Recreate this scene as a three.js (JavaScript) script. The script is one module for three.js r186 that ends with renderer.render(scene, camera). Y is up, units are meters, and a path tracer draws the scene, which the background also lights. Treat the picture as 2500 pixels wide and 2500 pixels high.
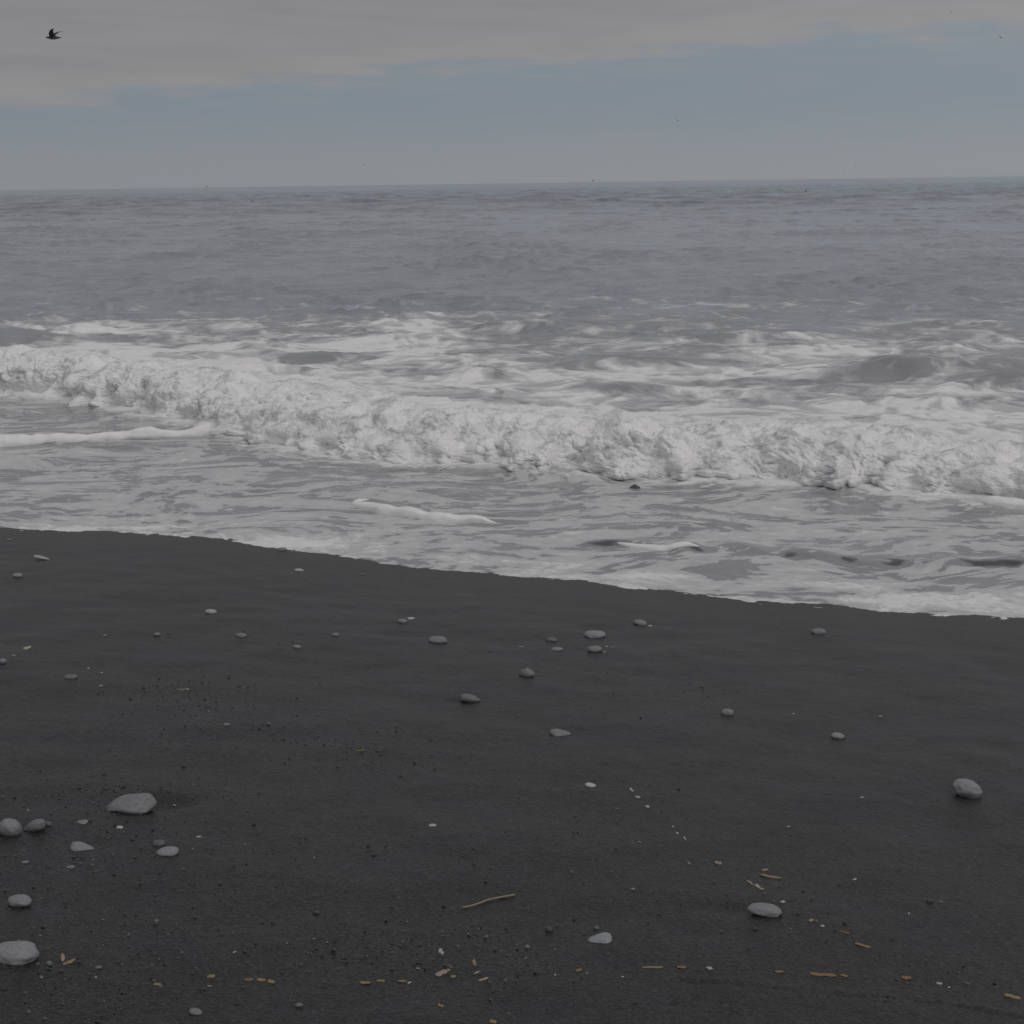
import * as THREE from 'three';
import { createNoise2D, createNoise3D } from 'simplex-noise';
import { mergeGeometries } from 'three/addons/utils/BufferGeometryUtils.js';

// ---------------------------------------------------------------- camera, sky, sun, exposure
const scene = new THREE.Scene();
const R = Math.PI / 180;
const EYE = 2.35, PITCH = 13.16, FOV = 40;
const camera = new THREE.PerspectiveCamera(FOV, 1, 0.1, 30000);
camera.position.set(0, EYE, 0);
camera.rotation.set(-PITCH * R, 0, 0, 'YXZ');
camera.rotateZ(-0.78 * R);
camera.updateMatrixWorld(true);
camera.updateProjectionMatrix();
scene.add(camera);
const renderer = new THREE.WebGLRenderer({ antialias: true });
renderer.toneMapping = THREE.LinearToneMapping;
renderer.toneMappingExposure = 0.5;
renderer.shadowMap.enabled = true;
renderer.shadowMap.type = THREE.PCFSoftShadowMap;

function rng(seed) { let a = seed >>> 0; return () => { a = (a + 0x6D2B79F5) | 0; let t = Math.imul(a ^ (a >>> 15), 1 | a); t = (t + Math.imul(t ^ (t >>> 7), 61 | t)) ^ t; return ((t ^ (t >>> 14)) >>> 0) / 4294967296; }; }
const n2 = createNoise2D(rng(11)), n3 = createNoise3D(rng(12));
const clamp = (v, a, b) => v < a ? a : v > b ? b : v;
const sstep = (a, b, v) => { const t = clamp((v - a) / (b - a), 0, 1); return t * t * (3 - 2 * t); };
const mix = (a, b, t) => a + (b - a) * t;
function fbm(x, y, o) { let s = 0, a = 0.5, f = 1; for (let i = 0; i < o; i++) { s += a * n2(x * f + i * 17.3, y * f - i * 9.1); a *= 0.5; f *= 2.03; } return s; }
function table(pts) { // piecewise linear with smoothing between keys, held flat outside
  return x => { if (x <= pts[0][0]) return pts[0][1]; for (let i = 1; i < pts.length; i++) if (x <= pts[i][0]) { const t = (x - pts[i - 1][0]) / (pts[i][0] - pts[i - 1][0]); return mix(pts[i - 1][1], pts[i][1], t); } return pts[pts.length - 1][1]; };
}
// direction of sight of a point measured on the 2500 px photograph: used only to survey where things stand
const _v = new THREE.Vector3();
function sight(px, py) { _v.set(px / 1250 - 1, 1 - py / 1250, 0.5).unproject(camera).sub(camera.position).normalize(); return _v.clone(); }
function onLevel(px, py, y = 0) { const d = sight(px, py), t = (y - EYE) / d.y; return { x: d.x * t, d: -d.z * t }; }

const SUN = new THREE.Vector3(0.42, 0.84, 0.34).normalize();
const sun = new THREE.DirectionalLight(0xfff8f0, 1.5);
sun.position.copy(SUN).multiplyScalar(60);
sun.castShadow = true; sun.shadow.radius = 95; sun.shadow.mapSize.set(2048, 2048);
Object.assign(sun.shadow.camera, { left: -20, right: 20, top: 20, bottom: -20, near: 1, far: 140 });
sun.name = 'sun';
scene.add(sun, sun.target);

{ // sky: a grey cloud deck above a band of thin blue, paler at the horizon
  const W = 3072, H = 1536, data = new Float32Array(W * H * 4);
  const elAz = (px, py) => { const d = sight(px, py); return [Math.atan2(d.x, -d.z) / R, Math.asin(d.y) / R]; };
  const edge = table([[0, 262], [300, 232], [600, 212], [800, 192], [1000, 166], [1180, 156], [1400, 162], [1550, 140], [1800, 104], [2000, 84], [2200, 82], [2500, 72]].map(p => elAz(p[0], p[1])));
  const sunAz = Math.atan2(SUN.x, -SUN.z);
  for (let j = 0; j < H; j++) {
    const el = ((j + 0.5) / H - 0.5) * 180;
    for (let i = 0; i < W; i++) {
      const o = (j * W + i) * 4;
      const th = ((i + 0.5) / W - 0.5) * 2 * Math.PI, az = Math.atan2(Math.cos(th), -Math.sin(th)); // 0 straight out to sea, right positive
      const a = az / R;
      let r = 0.5, g = 0.52, b = 0.54;
      if (el > -1) {
        const ca = Math.cos(az), sa = Math.sin(az), e = Math.max(el, 0);
        const k = 1 / (Math.sin((e + 2.2) * R)); // streaks get finer towards the horizon
        const cx = sa * k, cz = ca * k;
        const big = fbm(cx * 0.35 + 3, cz * 0.35, 4), fine = fbm(cx * 0.9 + 31, cz * 1.6 + 7, 4);
        const wisp = n3(sa * 9, e * 2.1, ca * 9) * 0.5 + n3(sa * 26, e * 5.0, ca * 26) * 0.28 + n3(sa * 60, e * 9, ca * 60) * 0.12;
        const inView = sstep(26, 18, Math.abs(a));
        const eb = mix(4.1 + 1.1 * n3(sa * 2, 1.7, ca * 2), edge(a), inView);
        const cover = sstep(-0.42, 0.5, (e - eb) + 0.75 * wisp + 0.12 * big);
        // clear air
        const low = sstep(3.4, 0.2, e);
        r = mix(0.435, 0.52, low); g = mix(0.515, 0.555, low); b = mix(0.595, 0.585, low);
        const veil = 0.5 + 0.5 * (0.6 * wisp + 0.6 * fine) ; const vs = 0.22 * sstep(0.35, 0.8, veil);
        r = mix(r, 0.56, vs); g = mix(g, 0.565, vs); b = mix(b, 0.575, vs);
        // cloud deck
        const up = sstep(4, 60, e);
        const t = 0.5 + 0.5 * clamp(0.9 * wisp + 0.8 * big, -1, 1);
        const under = sstep(1.8, 0.2, e - eb) ;
        const lum = mix(0.475, 0.555, t) + 0.035 * under + 0.10 * up;
        const cr = lum * mix(1.0, 1.012, under), cg = lum * 1.0, cb = lum * mix(1.06, 1.0, under);
        r = mix(r, cr, cover); g = mix(g, cg, cover); b = mix(b, cb, cover);
        const side = 1.10 + 0.18 * Math.cos(az - sunAz);
        const s = side;
        r *= s; g *= s; b *= s;
      }
      data[o] = r; data[o + 1] = g; data[o + 2] = b; data[o + 3] = 1;
    }
  }
  const tex = new THREE.DataTexture(data, W, H, THREE.RGBAFormat, THREE.FloatType);
  tex.mapping = THREE.EquirectangularReflectionMapping; tex.magFilter = tex.minFilter = THREE.LinearFilter; tex.needsUpdate = true;
  scene.background = tex; scene.environment = tex;
}

// ---------------------------------------------------------------- helpers
const used = {};
function numbered(n) { used[n] = (used[n] || 0) + 1; return used[n] === 1 ? n : `${n}_${String(used[n] - 1).padStart(3, '0')}`; }
function add(name, geo, mat, data) { const m = new THREE.Mesh(geo, mat); m.name = numbered(name); m.castShadow = m.receiveShadow = true; m.userData = data; scene.add(m); return m; }
function grid(rows, cols, fn, withColor) { // fn(i, j, out): out = [x, y, z, u, v, r, g, b]
  const P = new Float32Array(rows * cols * 3), U = new Float32Array(rows * cols * 2), C = withColor ? new Float32Array(rows * cols * 3) : null, I = new Uint32Array((rows - 1) * (cols - 1) * 6), o = [0, 0, 0, 0, 0, 1, 1, 1];
  for (let j = 0, k = 0; j < rows; j++) for (let i = 0; i < cols; i++, k++) { fn(i, j, o); P[3 * k] = o[0]; P[3 * k + 1] = o[1]; P[3 * k + 2] = o[2]; U[2 * k] = o[3]; U[2 * k + 1] = o[4]; if (C) { C[3 * k] = o[5]; C[3 * k + 1] = o[6]; C[3 * k + 2] = o[7]; } }
  for (let j = 0, q = 0; j < rows - 1; j++) for (let i = 0; i < cols - 1; i++) { const a = j * cols + i, b = a + 1, c = a + cols, d = c + 1; I[q++] = a; I[q++] = b; I[q++] = c; I[q++] = b; I[q++] = d; I[q++] = c; }
  const g = new THREE.BufferGeometry();
  g.setAttribute('position', new THREE.BufferAttribute(P, 3)); g.setAttribute('uv', new THREE.BufferAttribute(U, 2)); if (C) g.setAttribute('color', new THREE.BufferAttribute(C, 3));
  g.setIndex(new THREE.BufferAttribute(I, 1)); g.computeVertexNormals();
  return g;
}
const S8 = v => { v = clamp(v, 0, 1); return 255 * (v <= 0.0031308 ? v * 12.92 : 1.055 * Math.pow(v, 1 / 2.4) - 0.055); };
function tex8(data, W, H, srgb, wrap) { const t = new THREE.DataTexture(data, W, H, THREE.RGBAFormat, THREE.UnsignedByteType); t.magFilter = t.minFilter = THREE.LinearFilter; t.wrapS = t.wrapT = wrap; if (srgb) t.colorSpace = THREE.SRGBColorSpace; t.needsUpdate = true; return t; }

// ---------------------------------------------------------------- shore lines (surveyed), in metres: x along the beach, d out to sea
const waterline = table([[-700, 1262], [-300, 1281], [0, 1287], [180, 1290], [400, 1300], [540, 1309], [600, 1320], [660, 1331], [740, 1341], [850, 1352], [1000, 1380], [1150, 1397], [1430, 1411], [1600, 1437], [1800, 1456], [2000, 1471], [2200, 1488], [2500, 1504], [2900, 1518]].map(p => { const q = onLevel(p[0], p[1]); return [q.x, q.d]; }));
const toeLine = table([[-900, 905], [-500, 925], [-200, 945], [30, 966], [150, 977], [250, 986], [290, 1002], [380, 1011], [410, 1026], [500, 1037], [530, 1051], [600, 1071], [700, 1095], [830, 1114], [900, 1124], [1000, 1131], [1150, 1132], [1300, 1141], [1450, 1150], [1600, 1166], [1750, 1171], [1900, 1176], [2050, 1182], [2150, 1196], [2300, 1211], [2400, 1221], [2500, 1231], [2800, 1252], [3300, 1270]].map(p => { const q = onLevel(p[0], p[1]); return [q.x, q.d]; }));

const crestH = table([[-900, 0.33], [0, 0.35], [300, 0.31], [600, 0.28], [900, 0.27], [1200, 0.26], [1600, 0.25], [2000, 0.21], [2500, 0.17], [3200, 0.16]].map(p => [onLevel(p[0], 1100).x * 1.25, p[1]]));
// drift line: a hand-high swash mark, a tiny scarp in the sand
function polyline(pts, level) { return pts.map(p => { const q = onLevel(p[0], p[1], level); return [q.x, q.d]; }); }
function sandBase(x, d) {
  const s = waterline(x) - d + 0.03 * n2(x * 1.7, 3.1);
  let h = s < 0 ? 0.10 * s : 0.122 * s;
  if (h > 0.95) h = 0.95 + 0.35 * (1 - Math.exp(-(h - 0.95) / 0.35));
  return h;
}
const driftMark = table(polyline([[1300, 2368], [1660, 2371], [1900, 2380], [2100, 2387], [2250, 2394], [2400, 2418], [2520, 2446], [2700, 2475]], 0.7));
const pits = []; // scour hollows beside stones: [x, d, rx, rd, depth]
function sandH(x, d) {
  let h = sandBase(x, d);
  const s = waterline(x) - d;
  const dry = sstep(0.1, 1.6, s);
  h += dry * (0.006 * n2(x * 0.9, d * 0.9) + 0.004 * n2(x * 2.7 + 9, d * 2.7)) + (0.25 + 0.75 * dry) * (0.0009 * n2(x * 9, d * 9) + 0.0005 * n2(x * 23, d * 23));
  if (d > 1.5 && d < 4 && x > -0.2) { const q = d - driftMark(x) - 0.006 * n2(x * 8, 2.2); h += sstep(-0.2, 0.3, x) * clamp(0.35 + 0.6 * n2(x * 3.7, 6.1), 0, 1) * (0.0028 * Math.exp(-(((q - 0.012) / 0.012) ** 2)) - 0.0035 * Math.exp(-(((q + 0.006) / 0.006) ** 2))); }
  for (const p of pits) { const a = (x - p[0]) / p[2], b = (d - p[1]) / p[3], r = a * a + b * b; if (r < 6) h -= p[4] * Math.exp(-r); }
  return h;
}
// where a line of sight meets the sand raised by `lift`
function onSand(px, py, lift = 0) {
  const v = sight(px, py); let t0 = 1, t1 = 14;
  for (let t = 1; t < 14; t += 0.02) { if (EYE + v.y * t < sandH(v.x * t, -v.z * t) + lift) { t1 = t; t0 = t - 0.02; break; } }
  for (let k = 0; k < 18; k++) { const t = (t0 + t1) / 2; if (EYE + v.y * t < sandH(v.x * t, -v.z * t) + lift) t1 = t; else t0 = t; }
  return { x: v.x * t0, d: -v.z * t0, t: t0, el: Math.asin(-v.y) };
}
const F = 1250 / Math.tan(FOV / 2 * R); // pixels of the photograph per unit of slope

// ---------------------------------------------------------------- water surface
const waves = [];
{ const r = rng(77); for (let i = 0; i < 34; i++) { const L = 0.40 * Math.pow(16, i / 33) * (0.9 + 0.2 * r()); const th = (r() + r() + r() - 1.5) * 62 * R + (i % 3 === 0 ? 20 * R : -8 * R); waves.push({ L, k: 2 * Math.PI / L, cx: Math.sin(th), cd: Math.cos(th), p: r() * 6.283, a: 0.0046 * L * Math.pow(Math.max(L, 1.3) / 1.3, -0.75) * (0.7 + 0.6 * r()) }); } }
const crests = [[70, 850, 150, 0.17, 0.30, 0.8], [185, 824, 70, 0.16, 0.3, 0.8], [770, 886, 130, 0.12, 0.22, 0.6], [2450, 946, 120, 0.17, 0.22, 0.7], [2165, 916, 130, 0.13, 0.22, 0.7], [2330, 858, 80, 0.10, 0.2, 0.6], [1000, 835, 120, 0.10, 0.25, 0.6], [1480, 902, 150, 0.08, 0.2, 0.6], [560, 806, 90, 0.1, 0.25, 0.6], [1520, 965, 130, 0.07, 0.14, 0.5], [1180, 930, 80, 0.07, 0.14, 0.4], [1800, 770, 200, 0.1, 0.3, 0.8], [2260, 925, 40, 0.08, 0.12, 0.3]]
  .map(c => { const q = onLevel(c[0], c[1]); return [q.x, q.d, c[2] * q.d / F * 1.1, c[3], c[4], c[5], c[0]]; });
{ const r = rng(5); for (let i = 0; i < 110; i++) { const d = 17 + 75 * r() * r(), x = (r() - 0.5) * d * 1.1; crests.push([x, d, 0.35 + 0.9 * r(), (0.03 + 0.05 * r()), 0.12 + 0.14 * r(), 0.4 + 0.4 * r(), i * 31]); } }
const ridges = [ // small bores running up the swash: [points, height, front, back]
  { pts: table(polyline([[1430, 1329], [1500, 1326], [1560, 1335], [1640, 1342], [1720, 1340], [1930, 1358], [2100, 1372], [2300, 1384], [2500, 1378], [2700, 1370]], 0)), x0: onLevel(1440, 1329).x, x1: 6, a: 0.046, f: 0.05, b: 0.22 },
  { pts: table(polyline([[-60, 1085], [150, 1082], [300, 1070], [500, 1058]], 0)), x0: -9, x1: onLevel(510, 1056).x, a: 0.035, f: 0.06, b: 0.3 },
  { pts: table(polyline([[860, 1226], [900, 1238], [960, 1253], [1100, 1271], [1180, 1277], [1260, 1270]], 0)), x0: onLevel(870, 1226).x, x1: onLevel(1230, 1273).x, a: 0.03, f: 0.05, b: 0.22 },
  { pts: table(polyline([[-100, 1222], [90, 1218], [180, 1217]], 0)), x0: -5, x1: onLevel(170, 1217).x, a: 0.012, f: 0.04, b: 0.15 },
];
const W3 = [0, 0, 0];
function water(x, d, spacing) { // -> W3 = [x, y, z]
  const toe = toeLine(x), wl = waterline(x);
  const behind = sstep(-0.5, 3.5, d - toe);
  const shoreFade = sstep(0, 1.2, d - wl);
  const amp = mix(0.10 + 0.14 * shoreFade, 0.62 + 0.38 * sstep(10, 40, d), behind);
  let y = 0, ox = 0, od = 0;
  const wx = x + 0.5 * n2(x * 0.17, d * 0.17), wd = d + 0.5 * n2(x * 0.17 + 40, d * 0.17);
  const grp = d > 10 ? 1.0 + 0.9 * n2(x * 0.23, d * 0.13) + 0.5 * n2(x * 0.9, d * 0.4) : 1;
  for (const w of waves) {
    const f = clamp((w.L / spacing - 2.6) / 3, 0, 1); if (f <= 0) continue;
    const sm = mix(w.L < 1.2 ? 1.2 : 0.35, w.L < 1.6 ? grp : 1, behind);
    const ph = w.k * (w.cx * wx + w.cd * wd) + w.p, A = w.a * f * amp * sm;
    y += A * Math.sin(ph); const c = Math.cos(ph) * A * 1.0; ox += c * w.cx; od += c * w.cd;
  }
  if (behind > 0) { // short sharp-crested chop
    const cx = x + 0.35 * n2(x * 0.6, d * 0.6), k0 = 1 - Math.abs(n2(cx * 0.13 + 5, d * 0.40)), k1 = 1 - Math.abs(n2(cx * 0.36, d * 1.15 + 7)), k2 = 1 - Math.abs(n2(cx * 0.8 + 3, d * 2.5));
    const g1 = clamp(0.55 + 0.8 * n2(x * 0.11, d * 0.08 + 3), 0.1, 1.3);
    const b1 = sstep(-0.25, 0.45, n2(x * 0.42 + 11, d * 0.30)), b2 = sstep(-0.2, 0.4, n2(x * 0.95, d * 0.7 + 13)), fl = (v, a) => { v = clamp((v - a) / (1 - a), 0, 1); return v * v * (1.6 - 0.6 * v); };
    const kf = 1 - Math.abs(n2(cx * 0.045 + 8, d * 0.11)), off = 0.45 + 0.55 * sstep(17, 30, d);
    if (d > 90) y += 0.26 * clamp(3.4 / spacing - 0.5, 0, 1) * sstep(90, 160, d) * fl(kf, 0.5) * g1;
    y += behind * off * (0.115 * clamp(0.9 / spacing - 0.4, 0, 1) * fl(k0, 0.55) * b1 * g1 + 0.07 * clamp(0.42 / spacing - 0.5, 0, 1) * fl(k1, 0.55) * b2 * g1 * 1.15 + 0.036 * clamp(0.20 / spacing - 0.5, 0, 1) * fl(k2, 0.5) * b1);
  }
  const gust = d > 14 ? 1 + 0.35 * n2(x * 0.05, d * 0.05 + 5) : 1; y *= gust;
  if (d > 15 && d < 110) for (const c of crests) {
    const a = (x - c[0]) / c[2]; if (a * a > 5) continue;
    const q = d - c[1] + 0.18 * c[2] * a * a + 0.08 * n2(x * 1.4, c[6]); const s = q < 0 ? c[4] : c[5]; if (q > 3 * s || q < -3 * s) continue;
    y += c[3] * Math.exp(-a * a - (q / s) * (q / s));
  }
  if (d < 16) for (const r of ridges) if (x > r.x0 - 0.2 && x < r.x1 + 0.2) {
    const q = d - r.pts(x) - 0.05 * n2(x * 2.3, 8.8), s = q < 0 ? r.f : r.b; if (Math.abs(q) > 3 * s) continue;
    y += r.a * sstep(r.x0 - 0.15, r.x0 + 0.3, x) * sstep(r.x1 + 0.15, r.x1 - 0.3, x) * (0.75 + 0.45 * n2(x * 2.1, 1.3)) * Math.exp(-(q / s) * (q / s));
  }
  if (d > toe + 0.3 && d < toe + 30) y += 0.5 * crestH(x) * sstep(0.4, 1.3, d - toe) * Math.exp(-Math.max(0, d - toe - 1.2) / 3.2);
  y += 0.004 * shoreFade * n2(x * 3, d * 5) ;
  if (d < wl + 0.6) y = y * mix(0.35, 1, sstep(0, 0.6, d - wl)) + 0.006 + 0.005 * n2(x * 3.3, d * 3.3) + 0.0012 * n2(x * 9, d * 9);
  W3[0] = x + ox; W3[1] = y; W3[2] = -(d + od);
}

// foam on the water: where it lies (surveyed patches) and how it breaks up into lace and holes
function patches(list) { return list.map(b => { const q = onLevel(b[0], b[1]); return [q.x, q.d, b[2] * q.d / F, b[3] * q.d * q.d / (F * EYE), b[4]]; }); }
const surfPatches = patches([[330, 800, 420, 26, 0.42], [150, 823, 260, 14, 0.45], [1000, 798, 140, 26, 0.62], [950, 862, 190, 30, 0.6], [680, 850, 260, 18, 0.42], [1600, 925, 340, 13, 0.7], [2060, 868, 230, 24, 0.6], [1440, 734, 60, 6, 0.6], [1700, 745, 220, 8, 0.36], [2390, 968, 190, 13, 0.75], [1150, 905, 240, 16, 0.36], [250, 862, 300, 10, 0.4], [520, 905, 260, 24, 0.5], [2280, 790, 200, 8, 0.3], [1250, 770, 120, 7, 0.25], [1850, 905, 120, 14, 0.4], [300, 742, 300, 6, 0.14], [1000, 715, 400, 6, 0.12],
  [770, 884, 120, 14, -0.8], [70, 846, 180, 16, -0.8], [1480, 960, 170, 12, -0.35], [2430, 940, 110, 12, -0.6], [2160, 918, 130, 12, -0.5], [1650, 890, 160, 20, -0.25], [1050, 925, 70, 6, -0.4], [2000, 975, 260, 16, -0.3], [1140, 985, 120, 10, -0.35]]);
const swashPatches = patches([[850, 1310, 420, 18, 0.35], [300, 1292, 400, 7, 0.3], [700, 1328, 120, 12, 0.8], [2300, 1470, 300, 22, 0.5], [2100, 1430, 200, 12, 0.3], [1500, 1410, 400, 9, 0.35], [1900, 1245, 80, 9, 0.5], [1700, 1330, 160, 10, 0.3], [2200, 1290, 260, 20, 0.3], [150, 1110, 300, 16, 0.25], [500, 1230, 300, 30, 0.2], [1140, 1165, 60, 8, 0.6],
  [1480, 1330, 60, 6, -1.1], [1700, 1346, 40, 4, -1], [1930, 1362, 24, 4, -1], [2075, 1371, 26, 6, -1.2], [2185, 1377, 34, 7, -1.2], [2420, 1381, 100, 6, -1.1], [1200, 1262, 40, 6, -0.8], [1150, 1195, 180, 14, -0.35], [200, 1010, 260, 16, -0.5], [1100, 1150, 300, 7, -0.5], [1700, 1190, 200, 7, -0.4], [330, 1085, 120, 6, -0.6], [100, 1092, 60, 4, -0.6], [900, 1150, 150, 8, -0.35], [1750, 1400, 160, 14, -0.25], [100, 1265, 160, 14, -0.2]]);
function lace(x, y) { // difference of the two nearest cell points
  const ix = Math.floor(x), iy = Math.floor(y); let a = 9, b = 9;
  for (let j = -1; j <= 1; j++) for (let i = -1; i <= 1; i++) { const X = ix + i, Y = iy + j; let h = Math.imul(X, 374761393) + Math.imul(Y, 668265263) | 0; h = Math.imul(h ^ (h >>> 13), 1274126177); const px = X + ((h & 0xffff) / 65536), py = Y + (((h >>> 16) & 0xffff) / 65536); const q = (px - x) * (px - x) + (py - y) * (py - y); if (q < a) { b = a; a = q; } else if (q < b) b = q; }
  return Math.sqrt(b) - Math.sqrt(a);
}
const sum = (list, x, d) => { let s = 0; for (const p of list) { const a = (x - p[0]) / p[2], b = (d - p[1]) / p[3], r = a * a + b * b; if (r < 5) s += p[4] * Math.exp(-r); } return s; };
const FO = [0, 0, 0]; // film, thick foam, height
function foam(x, d, fineness) {
  const toe = toeLine(x), wl = waterline(x), w1 = n2(x * 0.55, d * 0.8), w2 = n2(x * 0.55 + 50, d * 0.8 + 9);
  const X = x + 0.28 * w1, D = d + 0.22 * w2, fine = n2(x * 21, d * 24);
  let film = 0, thick = 0;
  if (d < toe + 0.4) {
    const near = sstep(0.7, 0.05, d - wl);
    const bias = 0.10 + sum(swashPatches, x, d) + 0.28 * near - 0.12 * sstep(1.2, 0.1, toe - d);
    const p = fbm(X * 1.15, D * 2.5, 3) + 0.32 * n2(X * 3.9, D * 8.0) + 0.18 * n2(X * 9.0, D * 17) + 0.06 * fine;
    film = sstep(-0.05, 0.05, p + bias) * (0.72 + 0.28 * sstep(-0.1, 0.7, p + bias));
    thick = 0.75 * sstep(0.0, 0.35, 0.75 * sstep(0.5, 0.0, toe - d) - 0.45 + 0.5 * n2(X * 2.2, D * 4) + 0.35 * n2(X * 7, D * 12)) + sstep(0.55, 1.05, p * 0.6 + bias + 0.16 * near + 0.2 * n2(X * 14, D * 17)) * 0.8;
  }
  if (d > toe - 0.4) {
    const back = sstep(7.5, 1.0, d - toe) * 0.80, far = sstep(21, 27, d) * 0.28 + sstep(27, 36, d) * 0.6;
    const bias = back + 1.15 * sum(surfPatches, x, d) - 0.22 - far + 0.10 * sstep(26, 18, d);
    const l = lace(X * 1.9 + 3, D * 1.35), l2 = lace(X * 5.1 + 7, D * 4.0);
    const p = 0.75 * fbm(X * 0.75 + 7, D * 0.62, 3) + 0.26 * n2(X * 2.9, D * 3.1) + 0.42 * (0.34 - l) + 0.16 * (0.3 - l2) + 0.10 * n2(X * 9, D * 9);
    const f = sstep(-0.04, 0.22, p + bias), t = sstep(0.22, 0.62, p + bias), k = sstep(-0.4, 0.4, d - toe);
    thick = Math.min(thick, 1); film = mix(film, 0.5 * sstep(-0.32, 0.1, p + bias) + 0.45 * f, k); thick = mix(thick, t, k);
  }
  FO[0] = film; FO[1] = thick; FO[2] = clamp(0.25 * film + 0.5 * thick + 0.06 * fine, 0, 1);
}
const rdg = v => { v = 1 - Math.abs(v); return v * v; };
const chopBump = (x, d) => 0.5 * rdg(n2(x * 1.5 + 2, d * 2.6)) + 0.32 * rdg(n2(x * 3.4, d * 5.8 + 4)) + 0.18 * rdg(n2(x * 7.5, d * 12));
const rip = (x, d) => 0.5 * n2(x * 3.1, d * 4.4) + 0.3 * n2(x * 7.7 + 5, d * 10.5) + 0.2 * n2(x * 17, d * 21);
function foamMaps(x0, x1, d0, d1) {
  const W = 2048, H = 2048, col = new Uint8Array(W * H * 4), w = 2048, h = 2048, rb = new Uint8Array(w * h * 4);
  for (let j = 0; j < H; j++) { const d = mix(d0, d1, (j + 0.5) / H); for (let i = 0; i < W; i++) {
    const x = mix(x0, x1, (i + 0.5) / W), o = (j * W + i) * 4; foam(x, d, 1);
    const off = sstep(14, 34, d + 2 * n2(x * 0.2, d * 0.2)), m = 1 + 0.12 * n2(x * 0.7, d * 0.9);
    let r = mix(0.285, 0.290, off) * m, g = mix(0.292, 0.312, off) * m, b = mix(0.304, 0.342, off) * m;
    const dk = d < 12 ? sstep(0.45, 0.95, -sum(swashPatches, x, d) + 0.25 * n2(x * 6, d * 14)) : 0; r = mix(r, 0.10, dk); g = mix(g, 0.097, dk); b = mix(b, 0.10, dk);  // dark reflection and see-through sand of the steep wave faces, painted into the colour
    const f = FO[0] * 0.8, fv = 0.64 + 0.05 * n2(x * 6, d * 6); r = mix(r, fv, f); g = mix(g, fv * 1.005, f); b = mix(b, fv * 1.01, f);
    const t = FO[1], tv = 0.80 + 0.05 * n2(x * 8, d * 8); r = mix(r, tv, t); g = mix(g, tv, t); b = mix(b, tv * 0.995, t);
    col[o] = S8(r); col[o + 1] = S8(g); col[o + 2] = S8(b); col[o + 3] = 255;
    const hh = d1 > 20 ? clamp(0.10 + 0.62 * chopBump(x, d) * (1 - 0.7 * t) * (0.65 + 0.45 * n2(x * 0.16, d * 0.12)) + 0.25 * FO[2], 0, 1) : clamp(0.35 + 0.18 * rip(x, d) * (1 - 0.6 * t) + 0.45 * FO[2], 0, 1);
    rb[o] = rb[o + 2] = 255 * hh; rb[o + 1] = 255 * (0.10 + 0.30 * f + 0.5 * t); rb[o + 3] = 255;
  } }
  return { map: tex8(col, W, H, true, THREE.MirroredRepeatWrapping), rough: tex8(rb, w, h, false, THREE.MirroredRepeatWrapping) };
}
function waterMesh(name, label, x0, x1, rowsD, cols, bumpScale) {
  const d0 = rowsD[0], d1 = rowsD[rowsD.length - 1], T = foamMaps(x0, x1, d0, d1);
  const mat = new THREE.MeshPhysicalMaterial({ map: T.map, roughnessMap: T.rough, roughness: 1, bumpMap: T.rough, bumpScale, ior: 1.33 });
  const xs = []; for (let i = 0; i < cols; i++) xs.push(mix(x0, x1, i / (cols - 1))); const wd = x1 - x0; xs.unshift(x0 - 40, x0 - 12, x0 - 4, x0 - 1); xs.push(x1 + 1, x1 + 4, x1 + 12, x1 + 40);
  const g = grid(rowsD.length, xs.length, (i, j, o) => { const x = xs[i], d = rowsD[j]; const sp = Math.max(wd / cols, j ? rowsD[j] - rowsD[j - 1] : rowsD[1] - rowsD[0]); water(x, d, sp); foam(x, d, 0); o[0] = W3[0]; o[1] = W3[1] + 0.012 * FO[1] + 0.003 * FO[0]; o[2] = W3[2]; o[3] = (x - x0) / wd; o[4] = (d - d0) / (d1 - d0); });
  return add(name, g, mat, { kind: 'structure', label });
}
{
  const rows = []; for (let d = 6; d < 17.2; d += 0.0125 + 0.0011 * d) rows.push(d); rows.push(17.2);
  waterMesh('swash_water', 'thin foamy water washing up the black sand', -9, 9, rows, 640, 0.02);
  const rows2 = []; for (let d = 17.2; d < 46; d *= 1.0042) rows2.push(d); rows2.push(46);
  waterMesh('surf_water', 'choppy foam-streaked water behind the breaking wave', -24, 24, rows2, 640, 0.03);
}
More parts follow.
